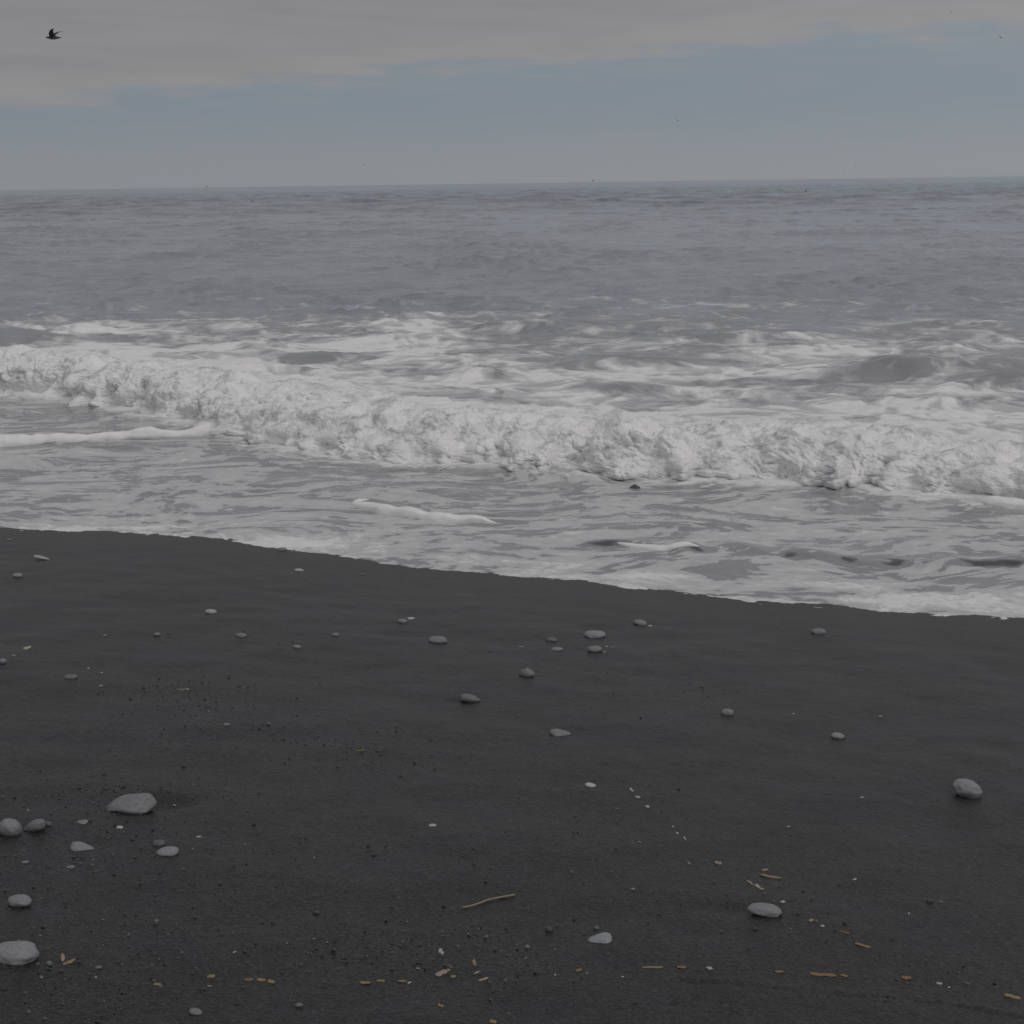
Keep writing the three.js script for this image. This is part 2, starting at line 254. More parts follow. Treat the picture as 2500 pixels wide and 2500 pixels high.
{ // open sea to the horizon
  const N = 1024, B = new Uint8Array(N * N * 4), r = rng(9), ws = [];
  for (let i = 0; i < 70; i++) { const L = 0.35 * Math.pow(7, r()), th = (r() + r() - 1) * 1.5; let kx = Math.round(8 / L * Math.sin(th)), kd = Math.round(8 / L * Math.cos(th)); if (!kx && !kd) kd = 4; ws.push([kx, kd, r() * 6.28, Math.pow(8 / Math.hypot(kx, kd), 0.9)]); }
  const acc = new Float32Array(N * N); let mx = 0;
  for (const w of ws) for (let j = 0; j < N; j++) { const pj = 6.2831853 * w[1] * j / N + w[2], sj = Math.sin(pj), cj = Math.cos(pj), ck = 6.2831853 * w[0] / N; let s = sj, c = cj; const ss = Math.sin(ck), cc = Math.cos(ck); for (let i = 0; i < N; i++) { acc[j * N + i] += w[3] * s; const t = s * cc + c * ss; c = c * cc - s * ss; s = t; } }
  for (const a of acc) mx = Math.max(mx, Math.abs(a));
  for (let k = 0; k < N * N; k++) acc[k] = 0.9 * (1 - 2 * Math.sqrt(Math.abs(acc[k]) / mx)) ; mx = 1;
  for (let k = 0; k < N * N; k++) { B[4 * k] = B[4 * k + 1] = B[4 * k + 2] = 127.5 + 127 * acc[k] / mx; B[4 * k + 3] = 255; }
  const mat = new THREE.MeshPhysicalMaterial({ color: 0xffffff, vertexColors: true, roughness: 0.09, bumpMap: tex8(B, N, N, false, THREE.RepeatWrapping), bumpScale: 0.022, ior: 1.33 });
  const rows = []; for (let d = 46; d < 14000; d *= d < 200 ? 1.0042 : d < 600 ? 1.007 : 1.014) rows.push(d);
  const ps = []; for (let i = 0; i <= 430; i++) ps.push(mix(-0.5, 0.5, i / 430)); ps.unshift(-6, -2.5, -1.2, -0.75); ps.push(0.75, 1.2, 2.5, 6);
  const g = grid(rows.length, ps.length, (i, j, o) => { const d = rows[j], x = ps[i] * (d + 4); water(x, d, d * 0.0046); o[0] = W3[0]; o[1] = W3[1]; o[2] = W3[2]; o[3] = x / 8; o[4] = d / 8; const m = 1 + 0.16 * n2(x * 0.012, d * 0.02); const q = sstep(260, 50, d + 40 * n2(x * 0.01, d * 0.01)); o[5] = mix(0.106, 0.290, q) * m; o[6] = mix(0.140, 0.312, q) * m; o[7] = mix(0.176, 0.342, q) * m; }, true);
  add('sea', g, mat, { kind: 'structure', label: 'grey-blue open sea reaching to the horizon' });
}

// ---------------------------------------------------------------- the breaking wave
function hash3(X, Y, Z) { let h = Math.imul(X, 374761393) + Math.imul(Y, 668265263) + Math.imul(Z, 1440662683) | 0; h = Math.imul(h ^ (h >>> 13), 1274126177); return h ^ (h >>> 16); }
function lumps(x, y, z) { // rounded domes with creases between them, 0..1
  const ix = Math.floor(x), iy = Math.floor(y), iz = Math.floor(z); let a = 9;
  for (let k = -1; k <= 1; k++) for (let j = -1; j <= 1; j++) for (let i = -1; i <= 1; i++) { const h = hash3(ix + i, iy + j, iz + k); const px = ix + i + (h & 1023) / 1024 - x, py = iy + j + ((h >>> 10) & 1023) / 1024 - y, pz = iz + k + ((h >>> 20) & 1023) / 1024 - z; const q = px * px + py * py + pz * pz; if (q < a) a = q; }
  return Math.sqrt(Math.max(0, 1 - a));
}
const froth = (() => { // bubbles: rounded cells of several sizes
  const N = 1024, a = new Uint8Array(N * N * 4), r = rng(55), cells = c => { const p = []; for (let i = 0; i < c * c; i++) p.push([r(), r()]); return (u, v) => { const x = u * c, y = v * c, ix = Math.floor(x), iy = Math.floor(y); let m = 9; for (let j = -1; j <= 1; j++) for (let i = -1; i <= 1; i++) { const q = p[((iy + j + c) % c) * c + (ix + i + c) % c], dx = ix + i + q[0] - x, dy = iy + j + q[1] - y, z = dx * dx + dy * dy; if (z < m) m = z; } return Math.sqrt(Math.max(0, 1 - m)); }; };
  const A = cells(18), B = cells(45), C = cells(100); for (let j = 0; j < N; j++) for (let i = 0; i < N; i++) { const u = i / N, v = j / N, h = 0.5 * A(u, v) + 0.32 * B(u, v) + 0.18 * C(u, v), o = 4 * (j * N + i); a[o] = a[o + 1] = a[o + 2] = 255 * clamp(h, 0, 1); a[o + 3] = 255; } return tex8(a, N, N, false, THREE.RepeatWrapping); })();
const breakerMat = new THREE.MeshPhysicalMaterial({ vertexColors: true, roughness: 0.55, ior: 1.33, bumpMap: froth, bumpScale: 0.02 });
function breakerSurface(name, label) {
  const prof = [[0.03, -0.30], [-0.01, -0.14], [-0.03, 0.0], [0.01, 0.10], [0.05, 0.24], [0.06, 0.40], [0.10, 0.58], [0.19, 0.76], [0.33, 0.91], [0.50, 0.99], [0.72, 0.98], [1.0, 0.88], [1.35, 0.74], [1.7, 0.60], [2.05, 0.44], [2.4, 0.22]];
  const curve = new THREE.CatmullRomCurve3(prof.map(p => new THREE.Vector3(p[0], p[1], 0)), false, 'centripetal');
  const M = 210, vs = []; for (let i = 0; i < M; i++) { const t = i / (M - 1); vs.push(t < 0.75 ? t : t); }
  const arc = []; const pts = vs.map(t => curve.getPoint(Math.pow(t, 1.15))), nor = vs.map(t => { const g = curve.getTangent(Math.pow(t, 1.15)); return new THREE.Vector2(-g.y, g.x); });
  pts.forEach((p, i) => arc.push(i ? arc[i - 1] + Math.hypot(p.x - pts[i - 1].x, 0.36 * (p.y - pts[i - 1].y)) : 0));
  const xs = []; for (let x = -9.5; x < 7.5; x += 0.0125) xs.push(x);
  // direction out to sea, square to the front (smoothed)
  const smoothToe = x => { let s = 0; for (let k = -6; k <= 6; k++) s += toeLine(x + k * 0.09); return s / 13; };
  const g = grid(M, xs.length, (i, j, o) => {
    const x = xs[i], slope = (smoothToe(x + 0.4) - smoothToe(x - 0.4)) / 0.8, L = Math.hypot(1, slope), bx = -slope / L, bd = 1 / L;
    const toe = smoothToe(x) + 0.16 * n2(x * 1.1, 4.4) + 0.10 * n2(x * 2.6, 7.7);
    const H = crestH(x) * (0.97 + 0.22 * n2(x * 0.75, 3.3) + 0.12 * n2(x * 2.0, 9.3)), p = pts[j], n = nor[j];
    const back = sstep(0.6, 1.9, p.x);
    const lob = (0.10 * n2(x * 3.3, 2.7) + 0.035 * n2(x * 7.3, 5.1)) * Math.exp(-((Math.max(0, p.y) / 0.28) ** 2)) * (p.x < 1 ? 1 : 0);
    const px = x + bx * (p.x + lob), pd = toe + bd * (p.x + lob), py = p.y * H;
    const low = sstep(-0.06, 0.05, p.y), am = low * mix(1, 0.62, back);
    const w = 0.12 * n3(px * 1.5, py * 1.5, pd * 1.5);
    const w2 = 0.05 * n3(px * 4 + 9, py * 4, pd * 4), wv = w + w2, _u = 0; const qx = px + wv, qy = py * 1.1 + w, qd = pd - w;
    const big = lumps(qx * 2.7, qy * 2.7, qd * 2.7), mid = lumps(qx * 6.4 + 3, qy * 6.4, qd * 6.4), sm = lumps(qx * 14 + 7, qy * 14, qd * 14), ti = lumps(qx * 29, qy * 29, qd * 29);
    const rough = 0.45 + 0.55 * sstep(-0.35, 0.35, n3(px * 0.9, py * 2, pd * 0.9 + 20)); // smoother water sheets between boiling foam
    let D = am * (0.06 * n3(px * 1.3 + 4, py * 2.6, pd * 1.3) + 0.16 * (big - 0.72) + rough * (0.10 * (mid - 0.7) + 0.062 * (sm - 0.7) + 0.032 * (ti - 0.7)) + 0.03 * n3(px * 3, py * 3, pd * 3));
    o[0] = px + bx * n.x * D; o[1] = py + n.y * D + (p.y > -0.05 ? 0.01 : 0); o[2] = -(pd + bd * n.x * D); o[3] = (x + 0.1 * w) / 0.9; o[4] = (arc[j] + 0.1 * w) / 0.9;
    // foam and the grey water that shows between it
    const streak = 0.8 * n3(px * 2.6 + 9, py * 5, pd * 2.6) + 0.6 * n3(px * 7, py * 9, pd * 7) + 0.55 * n3(px * 17, py * 22, pd * 17) + 0.4 * n3(px * 36, py * 40, pd * 36);
    const face = sstep(0.35, 0.6, p.y) * sstep(1.0, 0.9, p.y) * 0.4;
    let wsh = sstep(0.1, 1.5, streak + face + 0.75 * back * (1.1 + streak) - 0.35 * rough + 0.15);
    if (p.x > 0.9) { foam(px, pd, 0); wsh = mix(wsh, 1 - clamp(0.5 * FO[0] + 0.9 * FO[1], 0, 1), back); }
    const v = 0.84 + 0.04 * n3(px * 6, py * 6, pd * 6);
    o[5] = mix(v, 0.46, wsh); o[6] = mix(v * 1.005, 0.475, wsh); o[7] = mix(v, 0.475, wsh);
  }, true);
  return add(name, g, breakerMat, { kind: 'structure', label });
}
breakerSurface('breaking_wave', 'white tumbling wave breaking obliquely across the shallows');
{ // droplets thrown off the wave
  const r = rng(31), n = 900, im = new THREE.InstancedMesh(new THREE.IcosahedronGeometry(1, 1), new THREE.MeshPhysicalMaterial({ color: 0xdfe3e4, roughness: 0.25 }), n), M = new THREE.Matrix4();
  for (let i = 0; i < n; i++) { const x = -6 + 10.5 * r(), u = 0.05 + 0.6 * r(), s = 0.0022 + 0.005 * r() * r(); const H = crestH(x); M.makeScale(s, s * (0.8 + 0.5 * r()), s); M.setPosition(x, H * (0.35 + 0.8 * Math.sqrt(r())) + 0.06 * r() * r(), -(toeLine(x) - 0.1 + u * 0.8)); im.setMatrixAt(i, M); }
  im.name = 'spray_droplets'; im.castShadow = im.receiveShadow = true; im.userData = { kind: 'stuff', label: 'fine white droplets thrown up by the breaking wave', category: 'spray' }; scene.add(im);
}
// rolls of foam pushed along by small bores
const foamMat = new THREE.MeshPhysicalMaterial({ vertexColors: true, roughness: 0.6, ior: 1.33 });
function foamRoll(label, pix, width, seed) {
  const c = new THREE.CatmullRomCurve3(pix.map(p => { const q = onLevel(p[0], p[1]); return new THREE.Vector3(q.x, 0, -q.d); })), L = c.getLength(), n = Math.ceil(L / 0.012), m = 26;
  const g = grid(n + 1, m, (i, j, o) => {
    const t = j / n, p = c.getPointAt(t), tg = c.getTangentAt(t), a = Math.PI * (i / (m - 1)) * 1.16 - 0.08 * Math.PI;
    const k = pix.length - 1, q = t * k, q0 = Math.min(k - 1, Math.floor(q)), end = Math.min(1, Math.sqrt(Math.min(t, 1 - t) * L / 0.10));
    const w = width * mix(pix[q0][2], pix[q0 + 1][2], q - q0) * end * (1 + 0.30 * n2(p.x * 2.0, seed) + 0.12 * n2(p.x * 5, seed + 3) + 0.02 * n2(p.x * 14, seed));
    const bump = 1 + 0.05 * n3(p.x * 6, a * 1.2, seed) + 0.015 * n3(p.x * 22, a * 3, seed);
    const cx = Math.cos(a) * w * 1.15 * bump, cy = Math.max(-0.02, Math.sin(a) * w * bump);
    water(p.x, -p.z, 0.02); const base = Math.max(W3[1] - 0.008, 0);
    o[0] = p.x - tg.z * cx; o[1] = base + cy; o[2] = p.z + tg.x * cx; o[3] = t * L; o[4] = a;
    const v = 0.82 + 0.04 * n3(p.x * 9, a, seed); o[5] = o[6] = v; o[7] = v * 0.99;
  }, true);
  return add('foam_roll', g, foamMat, { label, category: 'foam', group: 'rolls of foam on the shallow wash' });
}
foamRoll('long smooth white foam roll running left from the breaking wave', [[-420, 1112, 1], [-150, 1096, 1], [0, 1087, 1.1], [130, 1082, 1], [300, 1070, 0.9], [420, 1064, 0.8], [500, 1056, 0.75], [530, 1044, 1.0]], 0.082, 1);
foamRoll('crooked white foam roll with a hooked left end in mid wash', [[905, 1222, 0.5], [880, 1224, 0.8], [868, 1233, 1], [900, 1240, 1], [960, 1255, 0.9], [1040, 1266, 1.05], [1120, 1273, 1.25], [1180, 1275, 0.7], [1215, 1277, 0.3]], 0.05, 5);
foamRoll('short thin foam roll nearest the sand on the right', [[1500, 1328, 0.4], [1540, 1335, 0.8], [1590, 1342, 1.1], [1650, 1346, 0.9], [1715, 1342, 0.6]], 0.028, 8);
foamRoll('low foam lip curling off the right end of the breaking wave', [[2230, 1212, 0.5], [2300, 1216, 0.8], [2380, 1224, 1.1], [2440, 1232, 1.1], [2500, 1236, 1], [2600, 1238, 0.8]], 0.055, 11);
foamRoll('low foam lip under the left front of the breaking wave', [[30, 966, 0.8], [90, 976, 1.1], [170, 980, 1], [230, 984, 0.8], [300, 985, 0.4]], 0.07, 14);
foamRoll('small foam lip at the breaking wave above the long roll', [[400, 1030, 0.4], [430, 1034, 1], [480, 1038, 1], [520, 1040, 0.6]], 0.045, 17);

// ---------------------------------------------------------------- stones: surveyed positions (photo pixels), sizes in photo pixels
// [px, py, width, height, tone, shape, label]
const T = { grey: [0.155, 0.16, 0.168], dark: [0.05, 0.051, 0.055], pale: [0.28, 0.28, 0.285], mid: [0.115, 0.117, 0.122], sandy: [0.10, 0.095, 0.09], blue: [0.19, 0.205, 0.22] };
const stones = [
  [317, 1963, 122, 46, 'grey', { taper: 0.30, arch: 0.75, sink: 0.72, deep: 0.7 }, 'largest arched grey stone, beside a damp hollow at left'],
  [24, 2022, 54, 44, 'grey', { tilt: -0.35, sink: 0.7, deep: 0.8 }, 'rounded grey stone cut by the left edge, touching a slanted stone'],
  [83, 2019, 56, 28, 'mid', { tilt: 0.42, taper: 0.35, sink: 0.6, deep: 0.5 }, 'slanted grey stone leaning between two others at far left'],
  [117, 2012, 17, 12, 'mid', {}, 'small grey pebble behind the slanted stone at far left'],
  [201, 2007, 28, 9, 'grey', { taper: 0.3 }, 'small thin pale grey pebble below the largest arched stone'],
  [292, 2020, 17, 8, 'pale', {}, 'tiny pale pebble just under the largest arched stone'],
  [485, 2043, 13, 5, 'pale', {}, 'tiny pale flat pebble alone right of the two paired stones'],
  [200, 2069, 55, 18, 'grey', { taper: -0.5, tilt: -0.16 }, 'slim grey stone tapering to its right end at left'],
  [409, 2080, 56, 26, 'grey', { tilt: 0.08 }, 'smooth oval grey stone in front of a sand coated one'],
  [388, 2060, 32, 20, 'sandy', { sink: 0.35 }, 'dull sand coated stone behind the smooth oval one'],
  [48, 2200, 56, 31, 'grey', { sink: 0.75 }, 'plump oval grey stone near the left edge'],
  [35, 2328, 110, 56, 'grey', { taper: 0.15, sink: 0.5, deep: 0.7 }, 'large grey stone cut by the left edge near the bottom'],
  [120, 2353, 16, 13, 'mid', { sink: 0.7 }, 'small round dark pebble right of the large bottom left stone'],
  [241, 2362, 15, 8, 'mid', {}, 'small dark pebble right of the yellow leaf pair'],
  [478, 2471, 32, 17, 'mid', { tilt: -0.3 }, 'tilted dark grey pebble at the bottom edge, left of centre'],
  [730, 2454, 19, 11, 'mid', {}, 'small grey pebble at the bottom, below the straw bits'],
  [382, 2249, 11, 9, 'mid', { sink: 0.7 }, 'tiny round grey pebble in the empty lower left sand'],
  [773, 2228, 17, 12, 'dark', {}, 'small black knobbly pebble left of the long straw'],
  [815, 2319, 13, 11, 'dark', { sink: 0.7 }, 'small round black pebble left of the pale shell chip'],
  [172, 2117, 22, 9, 'mid', {}, 'dark half buried pebble below the slim tapering stone'],
  [62, 2105, 18, 7, 'mid', {}, 'flat dark pebble above the plump oval stone'],
  [180, 2092, 11, 8, 'dark', {}, 'tiny black pebble just below the slim tapering stone'],
  [258, 1925, 13, 7, 'dark', {}, 'small black pebble behind the largest arched stone'],
  [1340, 2270, 19, 16, 'dark', { tilt: -0.5 }, 'small black pebble left of the long pale blue stone'],
  [1456, 2266, 14, 10, 'mid', {}, 'small grey pebble above the long pale blue stone'],
  [1463, 2294, 63, 13, 'blue', { taper: 0.5, tilt: 0.12, sink: 0.3 }, 'long thin pale blue grey stone lying low on the sand'],
  [1287, 2312, 13, 10, 'mid', { sink: 0.7 }, 'small round pebble left of the long pale blue stone'],
  [1187, 2287, 11, 9, 'mid', { sink: 0.7 }, 'tiny round pebble below the long straw'],
  [1866, 2222, 84, 33, 'grey', { tilt: -0.13, taper: 0.12, sink: 0.8, deep: 0.55 }, 'smooth elongated grey stone perched above its shadow, lower right'],
  [2361, 1927, 68, 46, 'grey', { tilt: -0.3, sink: 0.8, deep: 0.8 }, 'big rounded pale grey stone standing alone at right'],
  [2269, 2200, 18, 12, 'dark', {}, 'small black pebble below the big rounded right stone'],
  [1056, 2015, 20, 6, 'pale', {}, 'tiny pale bluish pebble alone in the centre of the lower sand'],
  [1442, 1917, 29, 8, 'pale', { taper: -0.2, tilt: -0.1 }, 'small flat pale stone above the trail of shell chips'],
  [1369, 1791, 57, 13, 'grey', { taper: -0.45, tilt: -0.12, sink: 0.4 }, 'long flat stone almost flush with the sand, centre right'],
  [1148, 1706, 55, 21, 'mid', { taper: -0.35, tilt: -0.14, sink: 0.8, deep: 0.5 }, 'dark sided wedge shaped stone tapering to the right, near centre'],
  [1286, 1645, 40, 23, 'mid', { peak: 0.4, sink: 0.6 }, 'humped triangular dark grey stone near centre'],
  [1069, 1563, 48, 21, 'grey', { tilt: -0.06, sink: 0.7 }, 'oval grey stone with a dark left side, left of centre'],
  [982, 1517, 25, 13, 'grey', {}, 'small grey stone beside a flat pale one near the wash'],
  [1003, 1510, 19, 5, 'pale', {}, 'thin flat pale stone right behind a small grey one'],
  [1347, 1563, 28, 15, 'mid', { sink: 0.4 }, 'dull round stone left of the two stacked-looking grey stones'],
  [1360, 1585, 30, 7, 'grey', {}, 'thin flat stone lying just below a dull round one'],
  [1452, 1550, 56, 23, 'grey', { tilt: -0.05, sink: 0.6 }, 'broad grey stone, upper of two one above the other'],
  [1452, 1585, 40, 19, 'grey', { tilt: -0.06, sink: 0.7 }, 'oval grey stone, lower of two one above the other'],
  [1563, 1521, 34, 17, 'grey', { tilt: -0.1, sink: 0.6 }, 'grey stone with a pale chip at its right foot'],
  [1587, 1528, 11, 4, 'pale', {}, 'tiny pale flat pebble at the foot of a grey stone'],
  [1998, 1543, 38, 18, 'grey', { sink: 0.45 }, 'domed grey stone nearest the wash at right'],
  [1776, 1740, 32, 20, 'grey', { sink: 0.6 }, 'round topped grey stone halfway down at right'],
  [2045, 1797, 34, 17, 'grey', { tilt: -0.1, sink: 0.7 }, 'oval grey stone between the big right stone and the middle'],
  [515, 1494, 30, 14, 'pale', { tilt: -0.12, sink: 0.7 }, 'pale oval stone in the upper left sand'],
  [383, 1549, 16, 9, 'grey', { sink: 0.7 }, 'small grey pebble with a tiny black one at its right'],
  [410, 1546, 10, 5, 'dark', {}, 'tiny black pebble right of a small grey one'],
  [588, 1552, 30, 14, 'grey', { sink: 0.4 }, 'domed grey stone below the pale oval one'],
  [725, 1579, 21, 9, 'grey', { tilt: -0.15 }, 'small half buried grey stone left of centre'],
  [819, 1550, 20, 11, 'mid', { tilt: -0.12 }, 'small dark bellied stone left of the oval grey stone'],
  [688, 1342, 26, 12, 'grey', { sink: 0.4 }, 'domed stone right at the edge of the wash'],
  [730, 1392, 24, 8, 'pale', { tilt: -0.1 }, 'flat pale stone just inside the wash edge'],
  [43, 1405, 24, 12, 'grey', { tilt: -0.12 }, 'small grey stone at far left below the slanted slab'],
  [172, 1653, 34, 14, 'mid', { sink: 0.45, taper: -0.1 }, 'dull flat stone alone in the left sand'],
  [6, 1615, 19, 15, 'grey', { sink: 0.6 }, 'round grey stone on the left edge near pale shells'],
  [553, 1769, 18, 8, 'mid', {}, 'small dark pebble among grit in the left middle sand'],
  [656, 1767, 11, 8, 'mid', { sink: 0.7 }, 'tiny grey pebble at the right of the grit patch'],
  [449, 1870, 12, 9, 'dark', {}, 'small dark pebble behind and right of the largest arched stone'],
  [884, 1402, 15, 6, 'sandy', {}, 'faint half buried stone close to the wash at centre left'],
  [22, 1317, 13, 4, 'grey', {}, 'thin flat stone at the upper left corner of the sand'],
  [53, 1296, 9, 4, 'pale', {}, 'tiny pale stone against the wash at far left'],
  [1550, 1191, 30, 13, 'dark', { peak: 0.5, sink: 0.5, wet: 1 }, 'dark rock breaking through the wash below the wave'],
];
// damp hollows and scour beside the bigger stones
const place = [];
for (const s of stones) {
  const [px, py, w, h] = s, o = s[5];
  let q, t;
  if (o.wet) { q = onLevel(px, py); t = q.d; q.el = 0.2; } else { q = onSand(px, py); t = q.t; }
  const a = w / 2 * t / F, hv = h / 2 * t / F, deep = (o.deep || 0.72) * a;
  let b = Math.sqrt(Math.max(hv * hv - (deep * Math.sin(q.el)) ** 2, 0)) / Math.cos(q.el); b = clamp(b, 0.30 * a, 0.95 * a);
  place.push({ a, b, deep, sink: o.sink === undefined ? 0.5 : o.sink });
}
for (const [px, py, rx, rd, k] of [[415, 1955, 0.07, 0.05, 0.018], [360, 1958, 0.05, 0.06, 0.012], [1760, 2215, 0.08, 0.035, 0.009], [1110, 1712, 0.06, 0.05, 0.007], [1400, 1785, 0.07, 0.06, 0.006], [255, 2060, 0.05, 0.04, 0.006], [1010, 1552, 0.16, 0.08, 0.006], [1440, 1535, 0.18, 0.10, 0.007], [590, 1495, 0.15, 0.1, 0.005]]) { const q = onSand(px, py); pits.push([q.x, q.d, rx, rd, k]); }
{ const add2 = []; stones.forEach((s, i) => { if (s[2] < 28 || s[5].wet) return; const q = onSand(s[0], s[1], place[i].b * 0.4); add2.push([q.x, q.d, place[i].a * 1.25, place[i].deep * 1.35, place[i].b * 0.16]); }); pits.push(...add2); }

// sand texture: fine black grains with a few brown and pale ones
function sandMaps() {
  const N = 2048, C = new Uint8Array(N * N * 4), B = new Uint8Array(N * N * 4), r = rng(404), wn = new Float32Array(N * N), wn2 = new Float32Array(N * N);
  for (let k = 0; k < N * N; k++) wn[k] = r();
  const at = (i, j) => wn[((j + N) % N) * N + ((i + N) % N)];
  for (let j = 0; j < N; j++) for (let i = 0; i < N; i++) wn2[j * N + i] = (at(i, j) * 2 + at(i + 1, j) + at(i - 1, j) + at(i, j + 1) + at(i, j - 1)) / 6 + 0.22 * (at((i >> 1) + 300, (j >> 1) + 50) - 0.5) + 0.24 * (at((i >> 2) + 700, (j >> 2) + 900) - 0.5) + 0.10 * (at((i >> 3) + 1200, (j >> 3) + 100) - 0.5);
  const per = (i, j, f, s) => { const a = 6.2831853 * i / N, b = 6.2831853 * j / N; return n3(Math.cos(a) * f + s, Math.sin(a) * f, Math.cos(b) * f * 0.9) * 0.6 + n3(Math.sin(b) * f + s, Math.sin(a) * f + 5, Math.sin(b) * f) * 0.6; };
  const Q = 256, lo = [0, 1, 2].map(s => { const a = new Float32Array(Q * Q); for (let j = 0; j < Q; j++) for (let i = 0; i < Q; i++) a[j * Q + i] = per(i * N / Q, j * N / Q, 4 + 5 * s, 13 * s); return a; });
  for (let j = 0; j < N; j++) for (let i = 0; i < N; i++) {
    const k = j * N + i, o = 4 * k, q = ((j >> 3) * Q) + (i >> 3), g = wn2[k] - 0.5, s = wn[(k * 7 + 13) % (N * N)];
    let v = 0.0165 * Math.max(0.15, 1 + 3.4 * g + 0.10 * lo[0][q] + 0.08 * lo[2][q]);
    let hue = 0.10 * lo[1][q] + 0.35 * (wn[(k * 3 + 5) % (N * N)] - 0.5);
    let R_ = v * (1.06 + 0.42 * hue), G_ = v * (0.985 + 0.02 * hue), B_ = v * (0.97 - 0.34 * hue);
    if (s > 0.9988) { const m = 2.2 + 3 * wn[k]; R_ *= m; G_ *= m * 0.97; B_ *= m * 0.93; } else if (s < 0.02) { R_ *= 0.5; G_ *= 0.5; B_ *= 0.5; }
    C[o] = S8(R_); C[o + 1] = S8(G_); C[o + 2] = S8(B_); C[o + 3] = 255;
    const hh = 255 * clamp(0.5 + 0.8 * g + 0.10 * lo[2][q], 0, 1); B[o] = B[o + 1] = B[o + 2] = hh; B[o + 3] = 255;
  }
  return [tex8(C, N, N, true, THREE.RepeatWrapping), tex8(B, N, N, false, THREE.RepeatWrapping)];
}
{
  const [map, bump] = sandMaps();
  const mat = new THREE.MeshPhysicalMaterial({ map, bumpMap: bump, bumpScale: 0.0034, roughness: 0.43, vertexColors: true });
  const rows = [-400, -150, -60, -25, -12, -6, -3, -1, 0, 0.7, 1.2, 1.6]; for (let d = 1.85; d < 10.4; d *= 1.0036) rows.push(d); rows.push(11, 12, 14, 18, 26, 40);
  const ps = []; for (let i = 0; i <= 460; i++) ps.push(mix(-0.5, 0.5, i / 460)); ps.unshift(-60, -20, -8, -3, -1.4, -0.8); ps.push(0.8, 1.4, 3, 8, 20, 60);
  const g = grid(rows.length, ps.length, (i, j, o) => { const d = rows[j], x = ps[i] * (Math.max(d, 1.6) + 0.5); const gr = (hash3(i, j, 5) & 1023) / 1023 - 0.5, gc = (hash3(j, i, 9) & 1023) / 1023 - 0.5; o[0] = x; o[1] = sandH(x, d) + (d > 1.9 && d < 10 ? 0.00024 * d * gr : 0); o[2] = -d; o[3] = x / 4.2; o[4] = d / 4.2; const m = 1 + 0.14 * fbm(x * 1.1, d * 1.1, 3) + 0.35 * gc, h = 0.10 * n2(x * 0.8 + 20, d * 1.2) + 0.07 * n2(x * 3.1, d * 3.7 + 9); o[5] = m * (1 + h); o[6] = m; o[7] = m * (1 - 0.8 * h); }, true);
  add('sand', g, mat, { kind: 'structure', label: 'black volcanic sand beach sloping to the wash' });
}

// stone surface: fine speckle and faint veins
const speck = (() => { const N = 512, C = new Uint8Array(N * N * 4), r = rng(71); for (let j = 0; j < N; j++) for (let i = 0; i < N; i++) { const o = 4 * (j * N + i); const a = 6.2831853 * i / N, v = 0.80 + 0.10 * (r() - 0.5) + 0.12 * n3(Math.cos(a) * 2, Math.sin(a) * 2, j / 60) + 0.08 * n3(Math.cos(a) * 7, Math.sin(a) * 7, j / 20) - (r() > 0.985 ? 0.22 : 0); C[o] = C[o + 1] = C[o + 2] = 255 * clamp(v, 0, 1); C[o + 3] = 255; } return tex8(C, N, N, false, THREE.RepeatWrapping); })();
const stoneMats = {}; for (const k in T) stoneMats[k] = [0.88, 1, 1.12].map(m => new THREE.MeshPhysicalMaterial({ color: new THREE.Color().setRGB(T[k][0] * m * 1.7, T[k][1] * m * 1.7, T[k][2] * m * 1.7), map: speck, bumpMap: speck, bumpScale: 0.0005, roughness: 0.66 }));
function stoneGeo(a, b, c, o, seed, seg) {
  const g = new THREE.SphereGeometry(1, seg, Math.round(seg * 0.62)), P = g.attributes.position, v = new THREE.Vector3();
  for (let i = 0; i < P.count; i++) {
    v.fromBufferAttribute(P, i);
    const u = v.x; const n = 1 + 0.07 * n3(v.x * 1.1 + seed * 3.7, v.y * 1.1, v.z * 1.1) + 0.02 * n3(v.x * 2.6, v.y * 2.6 + seed, v.z * 2.6) + 0.008 * n3(v.x * 8, v.y * 8, v.z * 8 + seed);
    const e = 0.95; // slightly boxier than a ball
    v.set(Math.sign(v.x) * Math.pow(Math.abs(v.x), e), Math.sign(v.y) * Math.pow(Math.abs(v.y), e), Math.sign(v.z) * Math.pow(Math.abs(v.z), e)).multiplyScalar(n * 0.95);
    const tp = 1 + (o.taper || 0) * u; v.y *= tp; v.z *= tp;
    if (o.arch) { if (v.y < 0 && u < 0) v.y *= 1 + 0.9 * u; v.y -= o.arch * Math.max(0, -u - 0.1) ** 2; }
    if (o.peak) v.y *= 1 + o.peak * (1 - Math.abs(u) * 1.6);
    P.setXYZ(i, v.x * a, v.y * b, v.z * c);
  }
  g.computeVertexNormals();
  // join the normals along the seam
  const N = g.attributes.normal, w = seg + 1; for (let k = 0; k * w + seg < P.count; k++) { const i = k * w, j = i + seg; v.set(N.getX(i) + N.getX(j), N.getY(i) + N.getY(j), N.getZ(i) + N.getZ(j)).normalize(); N.setXYZ(i, v.x, v.y, v.z); N.setXYZ(j, v.x, v.y, v.z); }
  return g;
}
